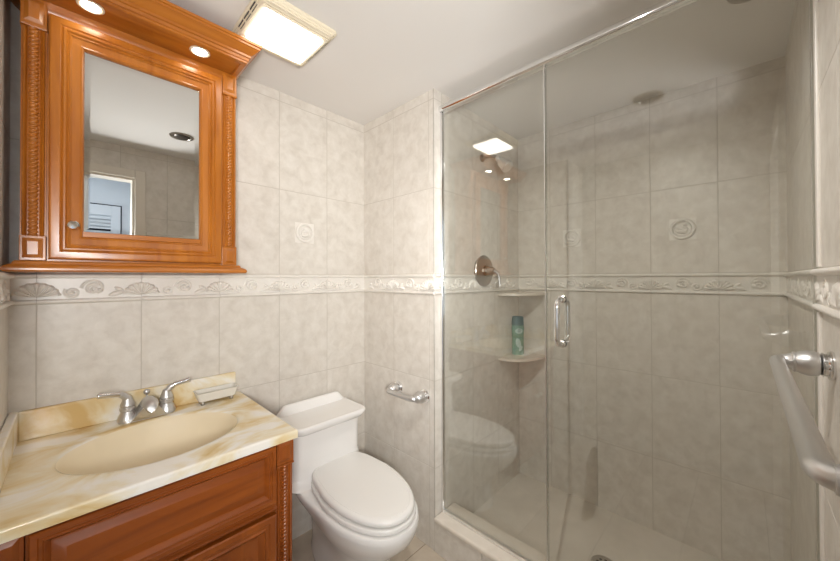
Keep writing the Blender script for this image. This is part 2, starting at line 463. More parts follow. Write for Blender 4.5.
# ------------------------------------------------------------------ the room beyond the doorway
HY0, HY1, HX0, HX1, HZ = -1.56, YC - 0.10, -0.80, 1.0, 2.42
bm = B(); box(bm, HX0 - .1, HX1 + .1, HY0 - .1, HY1, -0.12, -0.001); struct('floor_hall', bm, HALLF)
bm = B(); box(bm, HX0 - .1, HX1 + .1, HY0 - .1, HY1, HZ, HZ + .1); struct('ceiling_hall', bm, WHITEP)
bm = B(); box(bm, HX0 - .1, HX1 + .1, HY0 - .1, HY0, 0, HZ); struct('wall_hall_far', bm, WHITEP)
bm = B(); box(bm, HX1, HX1 + .1, HY0, HY1, 0, HZ); struct('wall_hall_right', bm, WHITEP)
bm = B(); box(bm, HX0 - .1, HX0, HY0, HY1, 0, HZ); struct('wall_hall_left', bm, WHITEP)
bm = B()
box(bm, HX0 - .1, DX0, HY1 - 0.003, HY1 + 0.001, 0, HZ); box(bm, DX1, HX1 + .1, HY1 - 0.003, HY1 + 0.001, 0, HZ)
box(bm, DX0, DX1, HY1 - 0.003, HY1 + 0.001, DZ, HZ); box(bm, HX0 - .1, HX1 + .1, HY1 - .003, HY1 + .001, ZC + .05, HZ)
box(bm, HX0 - .1, XJ - .1, HY1, HY1 + .1, 0, HZ)
struct('wall_hall_near', bm, WHITEP)
# added window with a glowing pane, unseen, to go with the side fill
bm = B()
for (y0, y1, z0, z1) in ((-1.13, -1.08, .77, 2.13), (-.285, -.24, .77, 2.13), (-1.08, -.285, .77, .82), (-1.08, -.285, 2.08, 2.13), (-1.08, -.285, 1.43, 1.47)):
    box(bm, HX0 + 0.001, HX0 + 0.03, y0, y1, z0, z1, 0.003, 1)
box(bm, HX0 + 0.002, HX0 + 0.006, -1.08, -.285, .82, 2.08, 0, 1, 1)
struct('added_window_1', bm, [WHITEP, emit('added_glow_pane', (0.72, 0.86, 1.0), 1.0)], 40)
# louvred closet door
bm = B(); y = HY0
x0, x1, z1 = -0.30, 0.335, 2.035
box(bm, x0 - 0.012, x1 + 0.012, y + .0005, y + 0.004, 0.0, z1 + 0.014, 0, 1, 1)
for (a, b, c, d) in ((x0, x0 + .07, .01, z1), (x1 - .07, x1, .01, z1), (x0 + .07, x1 - .07, z1 - .10, z1), (x0 + .07, x1 - .07, .01, .16), (x0 + .07, x1 - .07, .95, 1.05)):
    box(bm, a, b, y + .005, y + .035, c, d, 0.002, 1)
zz = 0.165
while zz < z1 - 0.115:
    if not (0.92 < zz < 1.05):
        vs = [(y + .008, zz + .032), (y + .032, zz), (y + .032, zz + .006), (y + .008, zz + .038)]
        loft(bm, [[Vector((xx, a, b)) for a, b in vs] for xx in (x0 + .07, x1 - .07)])
    zz += 0.034
struct('door_1', bm, [WHITEP, BLACK], 30)

# ------------------------------------------------------------------ ceiling light with vent grille
cl = thing('ceiling_light', 'square cream vent and light fixture glowing on the ceiling beside the mirror cabinet', 'ceiling light', (0.547, 1.226, ZC))
bm = B()
cx, cy = 0.547, 1.226
rings = [rrect(cx, cy, hx, hx, r, z) for hx, r, z in ((0.140, .014, ZC - .001), (0.141, .014, ZC - .008), (0.137, .014, ZC - .013), (0.134, .012, ZC - .012), (0.131, .012, ZC - .018), (0.128, .012, ZC - .017), (0.124, .012, ZC - .023), (0.118, .012, ZC - .025))]
loft(bm, rings, (True, True))
part('housing', bm, CREAM, cl, 30)
for sgn in (1, -1):
    for j in (0, 1):
        for k in range(3):
            bm = B()
            yy = cy - 0.080 + 0.056 * k
            xx = cx + sgn * (0.1265 + 0.0065 * j)
            box(bm, xx - 0.0011, xx + 0.0011, yy, yy + 0.046, ZC - 0.0200 + 0.0042 * j, ZC - 0.012)
            part('vent_slot', bm, BLACK, cl, None, 'dark slot in the cream housing')
for k in range(3):
    for sy in (1, -1):
        bm = B(); yy = cy + sy * (0.105 + 0.010 * k)
        box(bm, cx - 0.118 + .002 * k, cx + 0.118 - .002 * k, yy - 0.0028, yy + 0.0028, ZC - 0.030 + 0.003 * k, ZC - 0.018, 0.002, 2)
        part('grille_rib', bm, CREAM, cl, 40)
bm = B()
loft(bm, [rrect(cx, cy, .108 + d, .093 + d, .012, z) for d, z in ((0, ZC - .024), (0, ZC - .031), (-.003, ZC - .0345), (-.012, ZC - .036))], (True, True))
part('lens', bm, LENS, cl, 40, 'bright white lens')

# ------------------------------------------------------------------ recessed ceiling lights (unlit; the eyeball has an added beam)
def recessed(x, y, label):
    t = thing('recessed_light', label, 'recessed light', (x, y, ZC))
    bm = B(); lathe(bm, [(0.060, 0.0005), (0.066, 0.002), (0.064, 0.006), (0.050, 0.007), (0.047, 0.004), (0.047, 0.0005)], (x, y, ZC), (0, 0, -1), 40)
    part('trim_ring', bm, BRUSHED, t)
    bm = B(); lathe(bm, [(0.044, 0.001), (0.044, 0.004), (0.030, 0.016), (0.018, 0.020), (0.0, 0.021)], (x, y, ZC), (0, 0, -1), 32)
    part('bulb', bm, DARKM, t)
EYE_D = (EYE_T - EYE_P).normalized()
eb = thing('eyeball_with_added_beam', 'round dark eyeball light in the ceiling, seen in the cabinet mirror', 'ceiling light', (0.49, 0.345, ZC))
bm = B(); lathe(bm, [(0.060, 0.0005), (0.066, 0.002), (0.064, 0.006), (0.050, 0.007), (0.047, 0.004), (0.047, 0.0005)], (0.49, 0.345, ZC), (0, 0, -1), 40)
part('trim_ring', bm, BRUSHED, eb)
bm = B()
lathe(bm, [(.0465, .001), (.044, .006), (.036, .011), (.022, .0145), (.0, .016)], (0.49, 0.345, ZC), (0, 0, -1), 32)
part('eyeball', bm, DARKM, eb)
recessed(1.495, -0.030, 'round dark ceiling light over the shower at the top edge')

# ------------------------------------------------------------------ vanity
XV0, XV1, YV = XN + 0.002, 0.520, 1.100
vt = thing('vanity_cabinet', 'cherry wood bathroom vanity cabinet under the marble top', 'cabinet', (0.19, 1.36, 0))
bm = B()
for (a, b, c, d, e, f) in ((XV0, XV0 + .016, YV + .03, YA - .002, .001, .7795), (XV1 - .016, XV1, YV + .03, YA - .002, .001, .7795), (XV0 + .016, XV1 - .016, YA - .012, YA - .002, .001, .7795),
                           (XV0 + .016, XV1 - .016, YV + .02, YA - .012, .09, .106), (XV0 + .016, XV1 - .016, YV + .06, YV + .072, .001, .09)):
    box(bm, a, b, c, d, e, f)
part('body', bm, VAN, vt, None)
def pilaster(parent, name, x0, x1, yf, yb, z0, z1, zc0, zb1, m_v, m_rope, depth=0.010):
    # fluted post with a capital block above and a plinth block below, rope bead down its middle
    bm = B(); w_ = x1 - x0
    pr = [(0, .3), (.06, .3), (.09, 0.75), (.16, 0.95), (.2, .55), (.24, 0.35), (.27, .55), (.73, .55), (.76, .35), (.8, .55), (.84, .95), (.91, .75), (.94, .3), (1, .3)]
    rings = []
    for z in (zb1, zc0):
        rings.append([Vector((x0 + a * w_, yf + depth * (1 - h), z)) for a, h in pr] + [Vector((x1, yb, z)), Vector((x0, yb, z))])
    loft(bm, rings, (True, True))
    p = part(name, bm, m_v, parent, 25)
    cx_ = (x0 + x1) / 2; R = w_ * 0.19; bm = B(); nz = int((zc0 - zb1) / 0.0012); rings = []
    for i in range(nz + 1):
        z = zb1 + (zc0 - zb1) * i / nz; ring = []
        for k in range(18):
            a = 2 * PI * k / 18
            tw = 0.5 + 0.5 * math.cos(2 * (a) - 2 * PI * (z - zb1) / 0.0120)
            r = R * (0.70 + 0.42 * math.sqrt(tw))
            ring.append(Vector((cx_ + r * math.cos(a), yf + depth * .5 + r * 0.85 * math.sin(a), z)))
        rings.append(ring)
    loft(bm, rings, (True, True))
    sub('rope_moulding', bm, m_v, p, 60)
    for (a, b, nm) in ((zc0, z1, 'capital'), (z0, zb1, 'plinth')):
        bm = B()
        box(bm, x0 - .001, x1 + .001, yf - 0.003, yb, a + .0004, b - .0004, 0.002, 2)
        frame(bm, x0 + .005, x1 - .005, a + .008, b - .008, yf - 0.0028, [(0, 0), (.002, .0012), (.010, .0055)])
        sub(nm, bm, m_v, p, 30)
        if nm == 'capital':
            bm = B(); box(bm, x0 - .002, x1 + .002, yf - .006, yb, a - 0.006, a + .0002, 0.0025, 2); sub('capital_ledge', bm, m_v, p, 30)
    return p
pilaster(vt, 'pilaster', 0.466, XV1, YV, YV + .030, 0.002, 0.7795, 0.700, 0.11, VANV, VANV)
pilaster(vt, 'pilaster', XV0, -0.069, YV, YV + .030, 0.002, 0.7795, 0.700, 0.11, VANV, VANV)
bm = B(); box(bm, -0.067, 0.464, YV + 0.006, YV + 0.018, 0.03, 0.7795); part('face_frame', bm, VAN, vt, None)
RAISED = [(0, 0), (0, .018), (.004, .021), (.020, .021), (.024, .017), (.032, .016), (.036, .019), (.046, .012), (.052, .006), (.060, .006), (.088, .013), (.092, .013)]
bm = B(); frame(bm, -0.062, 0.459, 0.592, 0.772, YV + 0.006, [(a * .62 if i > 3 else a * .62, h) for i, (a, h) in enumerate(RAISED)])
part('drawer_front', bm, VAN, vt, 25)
bm = B()
prof = [(0, .565), (.014, .565), (.018, .570), (.018, .574), (.010, .579), (.010, .582), (.005, .587), (0, .587)]
loft(bm, [[Vector((x, YV + .006 - o, z)) for o, z in prof] for x in (-.064, .462)])
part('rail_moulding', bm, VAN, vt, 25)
for (a, b, kx) in ((-0.062, 0.196, 0.172), (0.201, 0.459, 0.226)):
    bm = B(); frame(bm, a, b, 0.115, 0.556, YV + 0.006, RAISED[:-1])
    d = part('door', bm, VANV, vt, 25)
    bm = B(); lathe(bm, [(.007, 0), (.006, .010), (.013, .016), (.015, .021), (.011, .027), (0, .028)], (kx, YV - 0.0145, 0.47), (0, -1, 0), 20)
    sub('knob', bm, SATIN, d, 40)

# ------------------------------------------------------------------ countertop with integral oval bowl
XT0, XT1, YT0, YT1, ZT = XN + 0.001, 0.527, 1.078, YA - 0.001, 0.808
SX, SY, SA, SB = 0.195, 1.352, 0.224, 0.176
ct = thing('countertop', 'cream and gold veined marble vanity top with an oval basin', 'countertop', (0.19, 1.36, 0.78))
bm = B()
angs = [2 * PI * k / 96 for k in range(96)]
for (px, py) in ((XT0, YT0), (XT1, YT0), (XT1, YT1), (XT0, YT1)):
    angs.append(math.atan2((py - SY) / SB, (px - SX) / SA) % (2 * PI))
angs = sorted(set(round(a, 6) for a in angs))
def rect_hit(a, x0, x1, y0, y1):
    dx, dy = SA * math.cos(a), SB * math.sin(a); t = 1e9
    if dx > 1e-9: t = min(t, (x1 - SX) / dx)
    if dx < -1e-9: t = min(t, (x0 - SX) / dx)
    if dy > 1e-9: t = min(t, (y1 - SY) / dy)
    if dy < -1e-9: t = min(t, (y0 - SY) / dy)
    return Vector((SX + dx * t, SY + dy * t, 0))
def el(s, z, dy=0.0): return [Vector((SX + s * SA * math.cos(a), SY + dy + s * SB * math.sin(a), z)) for a in angs]
def rc(z, i=0.0):
    out = []
    for a in angs:
        p = rect_hit(a, XT0 + i, XT1 - i, YT0 + i, YT1 - i); out.append(Vector((p.x, p.y, z)))
    return out
hole = [Vector((p.x, p.y, 0.7805)) for p in el(1.06, 0)]
rings = [hole, rc(0.7805), rc(0.7825), rc(ZT - .007), rc(ZT - .002, .002), rc(ZT, .006), el(1.10, ZT), el(1.04, ZT - .0005), el(1.0, ZT - .004)]
loft(bm, rings, (False, False), mi=0)
bowl = [el(1.0, ZT - .004), el(.965, ZT - .018), el(.92, ZT - .048), el(.84, ZT - .082), el(.70, ZT - .108), el(.5, ZT - .122), el(.25, ZT - .129), el(.10, ZT - .131)]
loft(bm, bowl, (False, True), mi=1)
bowl2 = [Vector((p.x, p.y, p.z)) for p in el(1.06, 0.7805)]
loft(bm, [bowl2, el(1.0, ZT - .06), el(.86, ZT - .115), el(.5, ZT - .150), el(.1, ZT - .155)], (False, True), mi=1)
bmesh.ops.remove_doubles(bm, verts=bm.verts, dist=1e-5)
o = part('basin_top', bm, [MARBLE, BOWL], ct, 45)
bm = B(); box(bm, XT0 + .0195, 0.505, YA - 0.021, YA - 0.001, ZT - .001, 0.900, 0.005, 3); part('backsplash', bm, MARBLE, ct, 40)
bm = B(); box(bm, XT0, XT0 + .0205, 1.12, YA - 0.001, ZT - .001, 0.900, 0.005, 3); part('side_splash', bm, MARBLE, ct, 40)
bm = B(); lathe(bm, [(0.024, 0), (0.025, .002), (.019, .004), (.017, .002), (.004, .002), (0.0, .006)], (SX, SY, ZT - .131), (0, 0, 1), 28)
part('drain', bm, CHROME, ct, 40, 'chrome drain in the basin')

# ------------------------------------------------------------------ faucet
FX, FY, FZ = 0.195, 1.582, ZT
ft = thing('faucet', 'brushed nickel two lever faucet on the marble top', 'faucet', (FX, FY, FZ))
bm = B()
def stad(hx, hy, z): return rrect(FX, FY, hx, hy, hy * .98, FZ + z, 8)
loft(bm, [stad(.082, .029, 0.0003), stad(.082, .029, .004), stad(.079, .026, .009), stad(.070, .018, .014), stad(.062, .012, .016)], (True, True))
part('base_plate', bm, SATIN, ft)
bm = B()
# broad sloping spout that narrows to a domed nose
def sp(y, z, hw, hh): return [Vector((FX + hw * math.cos(2 * PI * k / 20), FY + y + 0.35 * hh * math.sin(2 * PI * k / 20), FZ + z + hh * math.sin(2 * PI * k / 20))) for k in range(20)]
loft(bm, [sp(.020, .036, .014, .018), sp(.012, .038, .023, .026), sp(-.010, .046, .024, .028), sp(-.032, .055, .0235, .026), sp(-.055, .062, .023, .021), sp(-.074, .062, .022, .018), sp(-.088, .056, .018, .015), sp(-.096, .051, .010, .009)], (True, True))
loft(bm, [[Vector((FX - .052, FY - .040, FZ + .005)), Vector((FX + .052, FY - .040, FZ + .005)), Vector((FX + .052, FY + .016, FZ + .005)), Vector((FX - .052, FY + .016, FZ + .005))],
          [Vector((FX - .040, FY - .050, FZ + .022)), Vector((FX + .040, FY - .050, FZ + .022)), Vector((FX + .038, FY + .016, FZ + .022)), Vector((FX - .038, FY + .016, FZ + .022))],
          [Vector((FX - .020, FY - .062, FZ + .050)), Vector((FX + .020, FY - .062, FZ + .055)), Vector((FX + .018, FY + .010, FZ + .058)), Vector((FX - .018, FY + .010, FZ + .058))]])
sp_ = part('spout', bm, SATIN, ft, 40)
bm = B(); lathe(bm, [(.010, -.004), (.011, .012), (.009, .013), (.008, .011)], (FX, FY - .082, FZ + .049), (0, -.25, -1), 20); sub('aerator', bm, CHROME, sp_)
bm = B(); tube(bm, [(FX, FY + .022, FZ + .01), (FX, FY + .022, FZ + .078)], .003, 10); lathe(bm, [(.004, -.002), (.0085, .003), (.0105, .009), (.0085, .015), (.003, .018)], (FX, FY + .022, FZ + .076), (0, 0, 1), 18)
part('lift_rod', bm, SATIN, ft)
for s in (-1, 1):
    hx = FX + s * 0.056
    bm = B(); lathe(bm, [(.029, .0), (.029, .006), (.026, .016), (.021, .026), (.0185, .032), (.022, .036), (.022, .044), (.0185, .047), (.021, .051), (.021, .055), (.018, .062), (.014, .074), (.011, .082)], (hx, FY, FZ + .004), (0, 0, 1), 26)
    h = part('handle', bm, SATIN, ft, 40)
    bm = B()
    lx = 0.054 if s < 0 else 0.048
    tube(bm, [(hx, FY, FZ + .072), (hx + s * .004, FY - .002, FZ + .084), (hx + s * .014, FY - .006, FZ + .0955), (hx + s * .024, FY - .008, FZ + .101)], [.0125, .012, .0105, .0085], 16)
    sub('handle_neck', bm, SATIN, h, 60)
    bm = B()
    tube(bm, [(hx + s * .022, FY - .008, FZ + .1005), (hx + s * .026, FY - .009, FZ + .102), (hx + s * (.026 + lx * .6), FY - .012, FZ + .107), (hx + s * (.022 + lx), FY - .014, FZ + .110), (hx + s * (.026 + lx), FY - .014, FZ + .1105)], [.0098, .0098, .0096, .0104, .007], 14)
    sub('lever', bm, CHROME, h, 50, 'polished chrome lever')

# ------------------------------------------------------------------ soap dish
sd = thing('soap_dish', 'small frosted soap dish at the back right of the marble top', 'soap dish', (0.417, 1.578, ZT))
bm = B()
def sr(hx, hy, z, r=.012): return rrect(.417, 1.576, hx, hy, r, ZT + z, 5)
loft(bm, [sr(.060, .022, .012), sr(.066, .027, .016), sr(.075, .034, .046), sr(.077, .036, .050), sr(.073, .032, .050), sr(.063, .024, .020), sr(.050, .014, .018)], (True, True))
part('tray', bm, SOAPM, sd)
for sx in (-1, 1):
    for sy in (-1, 1):
        bm = B(); lathe(bm, [(.007, 0.0003), (.008, .006), (.006, .0125)], (.417 + sx * .052, 1.576 + sy * .015, ZT), (0, 0, 1), 14)
        part('foot', bm, BRUSHED, sd, 40, 'dark little foot')

# ------------------------------------------------------------------ mirror cabinet
MX0, MX1, MY = -0.1045, 0.461, 1.480
mc = thing('mirror_cabinet', 'honey wood medicine cabinet with mirror door and lit canopy on the tiled wall', 'mirror cabinet', (0.178, 1.56, 1.335))
bm = B(); box(bm, MX0 + .002, MX1 - .002, MY + .012, YA - .013, 1.366, 2.134); part('body', bm, CAB, mc, None)
pilaster(mc, 'pilaster', MX0, -0.054, MY, MY + .03, 1.3665, 2.1335, 2.050, 1.440, CAB, CAB)
pilaster(mc, 'pilaster', 0.411, MX1, MY, MY + .03, 1.3665, 2.1335, 2.050, 1.440, CAB, CAB)
bm = B()
moulding3(bm, MX0, MX1, MY - .002, YA - .0145, [(-.03, 1.366), (.008, 1.366), (.012, 1.362), (.013, 1.357), (.020, 1.354), (.027, 1.350), (.031, 1.344), (.031, 1.339), (.027, 1.3345), (.018, 1.3335), (-.03, 1.3335)])
part('base_moulding', bm, CABH, mc, 30)
# door: mitred frame
DXa, DXb, DZa, DZb = -0.049, 0.406, 1.372, 2.098
bm = B()
PF = [(0, -.010), (0, .014), (.002, .018), (.006, .020), (.022, .0215), (.026, .018), (.030, .0215), (.034, .0215), (.038, .016), (.043, .018), (.047, .014), (.064, .0115), (.068, .013), (.071, .011), (.074, .003)]
frame(bm, DXa, DXb, DZa, DZb, MY + .002, PF, fill=False)
dr = part('door', bm, CAB, mc, 25)
bm = B()
i = .0735
frame(bm, DXa + i, DXb - i, DZa + i + .014, DZb - i, MY + .001, [(0, .0015), (.014, .0032), (.0142, .0032)], fill=True)
mo = sub('mirror', bm, MIRROR, dr, None, 'bevelled mirror glass')
bm = B()
frame(bm, DXa + .07, DXb - .07, DZa + .07, DZa + .0885, MY + .001, [(0, .006), (.002, .0125), (.006, .0125)], fill=True)
sub('sill_bead', bm, CABH, dr, 30)
bm = B(); lathe(bm, [(.006, 0), (.005, .010), (.0125, .014), (.0145, .020), (.011, .026), (0, .028)], (0.001, MY - .0165, 1.474), (0, -1, 0), 24)
sub('knob', bm, CHROME, dr, 40, 'polished chrome knob')
bm = B()
loft(bm, [[Vector((x, MY + .011 - o, z)) for o, z in ((0, 2.099), (.005, 2.101), (.006, 2.108), (.012, 2.116), (.014, 2.133), (0, 2.133))] for x in (-.0535, .4105)])
part('frieze', bm, CABH, mc, 30)
# canopy: soffit box plus crown
YFC = 1.353
bm = B()
ZSOF = 2.134
box(bm, MX0 - .001, MX1 + .001, YFC, YA - .002, ZSOF, 2.170)
cr = [(-.02, ZSOF + .004), (.004, ZSOF + .004), (.006, ZSOF + .014), (.012, ZSOF + .016), (.012, ZSOF + .024), (.018, ZSOF + .027), (.028, ZSOF + .034), (.038, ZSOF + .044), (.044, ZSOF + .046), (.044, ZSOF + .053), (.050, ZSOF + .055), (.050, ZSOF + .064), (-.02, ZSOF + .064)]
moulding3(bm, MX0, MX1, YFC, YA - .002, [(o * .78 if o > 0 else o, z) for o, z in cr])
# raised border round the soffit
box(bm, MX0 + .0, MX1 - .0, YFC - .001, YFC + .018, ZSOF - .006, ZSOF + .001, .002, 1)
box(bm, MX1 - .020, MX1 - .0, YFC + .018, MY - .004, ZSOF - .006, ZSOF + .001, .002, 1)
box(bm, MX0, MX0 + .020, YFC + .018, MY - .004, ZSOF - .006, ZSOF + .001, .002, 1)
cn = part('canopy', bm, CABH, mc, 30)
for dx in (0.036, 0.318):
    bm = B()
    lathe(bm, [(.031, .0002), (.0315, .0025), (.027, .0045), (.0235, .003), (.023, .0002)], (dx, 1.408, ZSOF), (0, 0, -1), 32)
    dl = sub('downlight', bm, CREAM, cn, 40)
    bm = B(); lathe(bm, [(.022, .0003), (.022, .002), (.015, .003), (0, .0033)], (dx, 1.408, ZSOF), (0, 0, -1), 28)
    dl2 = sub('downlight_lens', bm, DOWN, cn, 40, 'glowing downlight lens')

# ------------------------------------------------------------------ toilet
TX = 0.885
tt = thing('toilet', 'white toilet with closed lid between the vanity and the shower', 'toilet', (TX, 1.25, 0))
def egg(hw, yf, yb, bw, z, cy=1.245, n=40, ex=2.15, ebk=3.2, x=TX):
    # rounded nose towards -Y, broad flatter back
    out = []
    for k in range(n):
        a = -PI / 2 + 2 * PI * k / n
        c, s = math.cos(a), math.sin(a)
        if s <= 0:
            X = hw * math.copysign(abs(c) ** (2 / ex), c); Y = cy - (cy - yf) * abs(s) ** (2 / ex)
        else:
            q = abs(s) ** (2 / ebk); ww = hw + (bw - hw) * q
            X = ww * math.copysign(abs(c) ** (2 / ebk), c); Y = cy + (yb - cy) * q
        out.append(Vector((x + X + (Y - 1.20) * 0.06, Y, z)))
    return out
bm = B()
loft(bm, [egg(.125, 1.05, 1.575, .115, 0.001), egg(.128, 1.05, 1.58, .118, .02), egg(.115, 1.065, 1.58, .11, .06), egg(.112, 1.06, 1.585, .11, .12), egg(.118, 1.045, 1.59, .118, .175), egg(.150, .985, 1.60, .140, .235),
          egg(0.182, .925, 1.61, .175, .295), egg(0.190, .910, 1.615, .212, .325), egg(0.193, .905, 1.618, .228, .345), egg(0.193, .905, 1.618, .230, .360), egg(0.188, .910, 1.615, .225, .369), egg(.180, .93, 1.60, .19, .3715)], (True, True))
part('bowl', bm, PORC, tt, 50)
bm = B()
def tk(hx, yf, z, r=.045): return rrect(.873, (yf + 1.620) / 2, hx, (1.620 - yf) / 2, r, z, 8)
loft(bm, [tk(.200, 1.40, .3705, .05), tk(.192, 1.432, .382, .05), tk(.187, 1.445, .40), tk(.183, 1.452, .44), tk(.184, 1.452, .55), tk(.187, 1.448, .615)], (True, True))
part('tank', bm, PORC, tt, 50)
bm = B()
def lk(d, z): return rrect(.860, 1.503, .197 + d, .120 + d, .05, z, 10)
loft(bm, [lk(-.026, .6152), lk(-.014, .617), lk(-.004, .630), lk(0, .640), lk(0, .648), lk(-.003, .653), lk(-.010, .655), lk(-.016, .653), lk(-.03, .652)], (True, True))
# raised back rim swooping down at both ends
n = 48; top = []; bot = []
for k in range(n + 1):
    t = k / n; x = .667 + .394 * t
    e = min(t, 1 - t) / .15
    e = min(max(e, 0), 1); e = e * e * (3 - 2 * e)
    top.append((x, .650 + .046 * e))
rings = []
for x, z in top:
    yb = 1.6215; yf = 1.594
    rings.append([Vector((x, yb, .648)), Vector((x, yb, z - .004)), Vector((x, yb - .005, z)), Vector((x, yf + .010, z)), Vector((x, yf + .003, z - .005 * min(1, (z - .649) / .01))), Vector((x, yf - .010, .648))])
loft(bm, rings, (True, True))
part('tank_lid', bm, PORC, tt, 45)
bm = B()
loft(bm, [egg(0.1720, .922, 1.452, 0.1460, .3735, ebk=5), egg(0.1790, .915, 1.455, 0.1510, .378, ebk=5), egg(0.1790, .915, 1.455, 0.1510, .390, ebk=5), egg(0.1730, .921, 1.452, 0.1460, .396, ebk=5)], (True, True))
part('seat', bm, SEATM, tt, 50)
bm = B()
loft(bm, [egg(0.1640, .926, 1.458, 0.1370, .3995, ebk=5.5), egg(0.1700, .920, 1.462, 0.1420, .404, ebk=5.5), egg(0.1710, .919, 1.462, 0.1420, .413, ebk=5.5), egg(0.1670, .923, 1.460, 0.1390, .420, ebk=5.5), egg(0.1600, .930, 1.456, 0.1340, .4245, ebk=5.5), egg(0.1520, .939, 1.450, 0.1280, .4255, ebk=5.5), egg(0.1500, .941, 1.449, 0.1260, .4240, ebk=5.5), egg(0.1480, .943, 1.448, 0.1240, .4255, ebk=5.5), egg(0.1200, .99, 1.40, 0.0900, .4275, ebk=5.5), egg(0.0500, 1.10, 1.34, 0.0400, .4285, ebk=5.5)], (True, True))
part('lid', bm, SEATM, tt, 40)
for sx in (-1, 1):
    bm = B(); tube(bm, [(TX + sx * .085, 1.452, .388), (TX + sx * .149, 1.452, .388)], .011, 14); part('hinge', bm, SEATM, tt, 40)
    bm = B(); lathe(bm, [(.0065, 0), (.0065, .004), (.003, .005)], (TX + sx * .150, 1.452, .388), (sx, 0, 0), 14); part('hinge_pin', bm, DARKM, tt, 40, 'dark hinge pin')

# ------------------------------------------------------------------ towel bars
POST = [(.029, .0003), (.030, .003), (.029, .007), (.024, .009), (.0235, .013), (.025, .015), (.021, .018)]
BULB = [(.020, .0175), (.0235, .020), (.026, .028), (.0265, .036), (.0235, .046), (.0200, .0525), (.0215, .054), (.0215, .057), (.018, .059), (.0150, .066), (.0125, .074)]
def towel_bar(base, out, along, length, label, k, loc, standoff=.081):
    t = thing('towel_bar', label, 'towel bar', loc)
    o = Vector(out); al = Vector(along); b = Vector(base)
    ends = [b, b + al * length]
    for e in ends:
        bm = B(); lathe(bm, [(r * k, h * k) for r, h in POST], e, o, 30); p = part('post', bm, CHROME, t, 40)
        bm = B(); lathe(bm, [(r * k, h * k) for r, h in BULB], e, o, 30); sub('post_sleeve', bm, SATIN, p, 40)
    s = standoff * k; r = .0120 * k; rr = .020 * k
    pts = [b + o * (.070 * k)] + arc_pts(b + o * (s - rr) + al * rr, rr, PI, PI / 2, 8, al, o) + [b + o * s + al * (length * .5)] + arc_pts(b + al * (length - rr) + o * (s - rr), rr, PI / 2, 0, 8, al, o) + [b + al * length + o * (.070 * k)]
    bm = B(); tube(bm, pts, r, 20); part('bar', bm, SATIN, t, 60)
    return t
towel_bar((XB, 1.333, .731), (-1, 0, 0), (0, -1, 0), .194, 'short silver towel bar on the tiled wall above the toilet', 1.06, (XB, 1.236, .731), .078)
towel_bar((1.082, YC, 1.130), (0, 1, 0), (-1, 0, 0), .605, 'long silver towel bar on the right wall close to the viewer', 1.0, (.78, YC, 1.13))

# ------------------------------------------------------------------ shower enclosure
gt = .004
sp_t = thing('glass_panel', 'fixed clear glass shower panel beside the towel bar wall', 'glass panel', (XG, .815, .17))
bm = B(); box(bm, XG - gt, XG + gt, .5515, YS - .008, .178, 2.135); part('glass', bm, GLASS, sp_t, None)
bm = B(); box(bm, XG - .009, XG + .009, YS - .0135, YS - .0005, .1705, 2.129, .002, 1); part('wall_channel', bm, CHROME, sp_t, 30, 'chrome channel against the wall')
bm = B(); box(bm, XG - .009, XG + .009, .552, YS - .014, .1703, .184, .002, 1); part('sill_channel', bm, TRACK, sp_t, 30, 'chrome track on the curb')
bm = B(); box(bm, XG - .0055, XG + .0055, .5494, .5526, .184, 2.129, .0005, 1); part('edge_strip', bm, TRACK, sp_t, 30)
sdr = thing('shower_door', 'clear glass shower door with a chrome loop handle', 'shower door', (XG, .21, .18))
bm = B(); box(bm, XG - gt, XG + gt, YC + .009, .5445, .181, 2.130); part('glass', bm, GLASS, sdr, None)
bm = B(); box(bm, XG - .0055, XG + .0055, .5445, .5485, .181, 2.130, .0008, 1); part('edge_seal', bm, SEAL, sdr, 30)
bm = B(); box(bm, XG - .008, XG + .008, YC + .0005, YC + .0085, .178, 2.129, .001, 1); part('hinge_channel', bm, SEAL, sdr, 30)
hy, hz0, hz1, hs, hr = .489, 1.066, 1.232, .046, .0095
for s in (-1, 1):
    bm = B()
    x0 = XG + s * gt
    R = .028
    pts = [Vector((x0 + s * .002, hy, hz1))] + [Vector((x0 + s * (hs - R + R * math.sin(a)), hy, hz1 - R + R * math.cos(a))) for a in [PI / 2 * k / 8 for k in range(9)]]
    pts += [Vector((x0 + s * (hs - R + R * math.cos(a)), hy, hz0 + R - R * math.sin(a))) for a in [PI / 2 * k / 8 for k in range(9)]] + [Vector((x0 + s * .002, hy, hz0))]
    tube(bm, pts, hr, 18)
    h = part('handle', bm, CHROME, sdr, 60)
    for z in (hz0, hz1):
        bm = B(); lathe(bm, [(.0145, .0002), (.0145, .004), (.011, .006), (.0098, .008)], (x0, hy, z), (s, 0, 0), 22); sub('collar', bm, CHROME, h, 40)
rl = B()
prof = [(XG - .012, 2.1305), (XG - .017, 2.134), (XG - .020, 2.142), (XG - .020, 2.151), (XG - .016, 2.160), (XG - .008, 2.166), (XG, 2.168), (XG + .008, 2.166), (XG + .016, 2.160), (XG + .020, 2.151), (XG + .020, 2.142), (XG + .017, 2.134), (XG + .012, 2.1305)]
loft(rl, [[Vector((x, y, z)) for x, z in prof] for y in (YS - .0005, YC + .0005)])
rail = obj('header_rail', rl, CHROME, None, 50); tag(rail, 'polished chrome header rail along the top of the shower glass', 'rail')

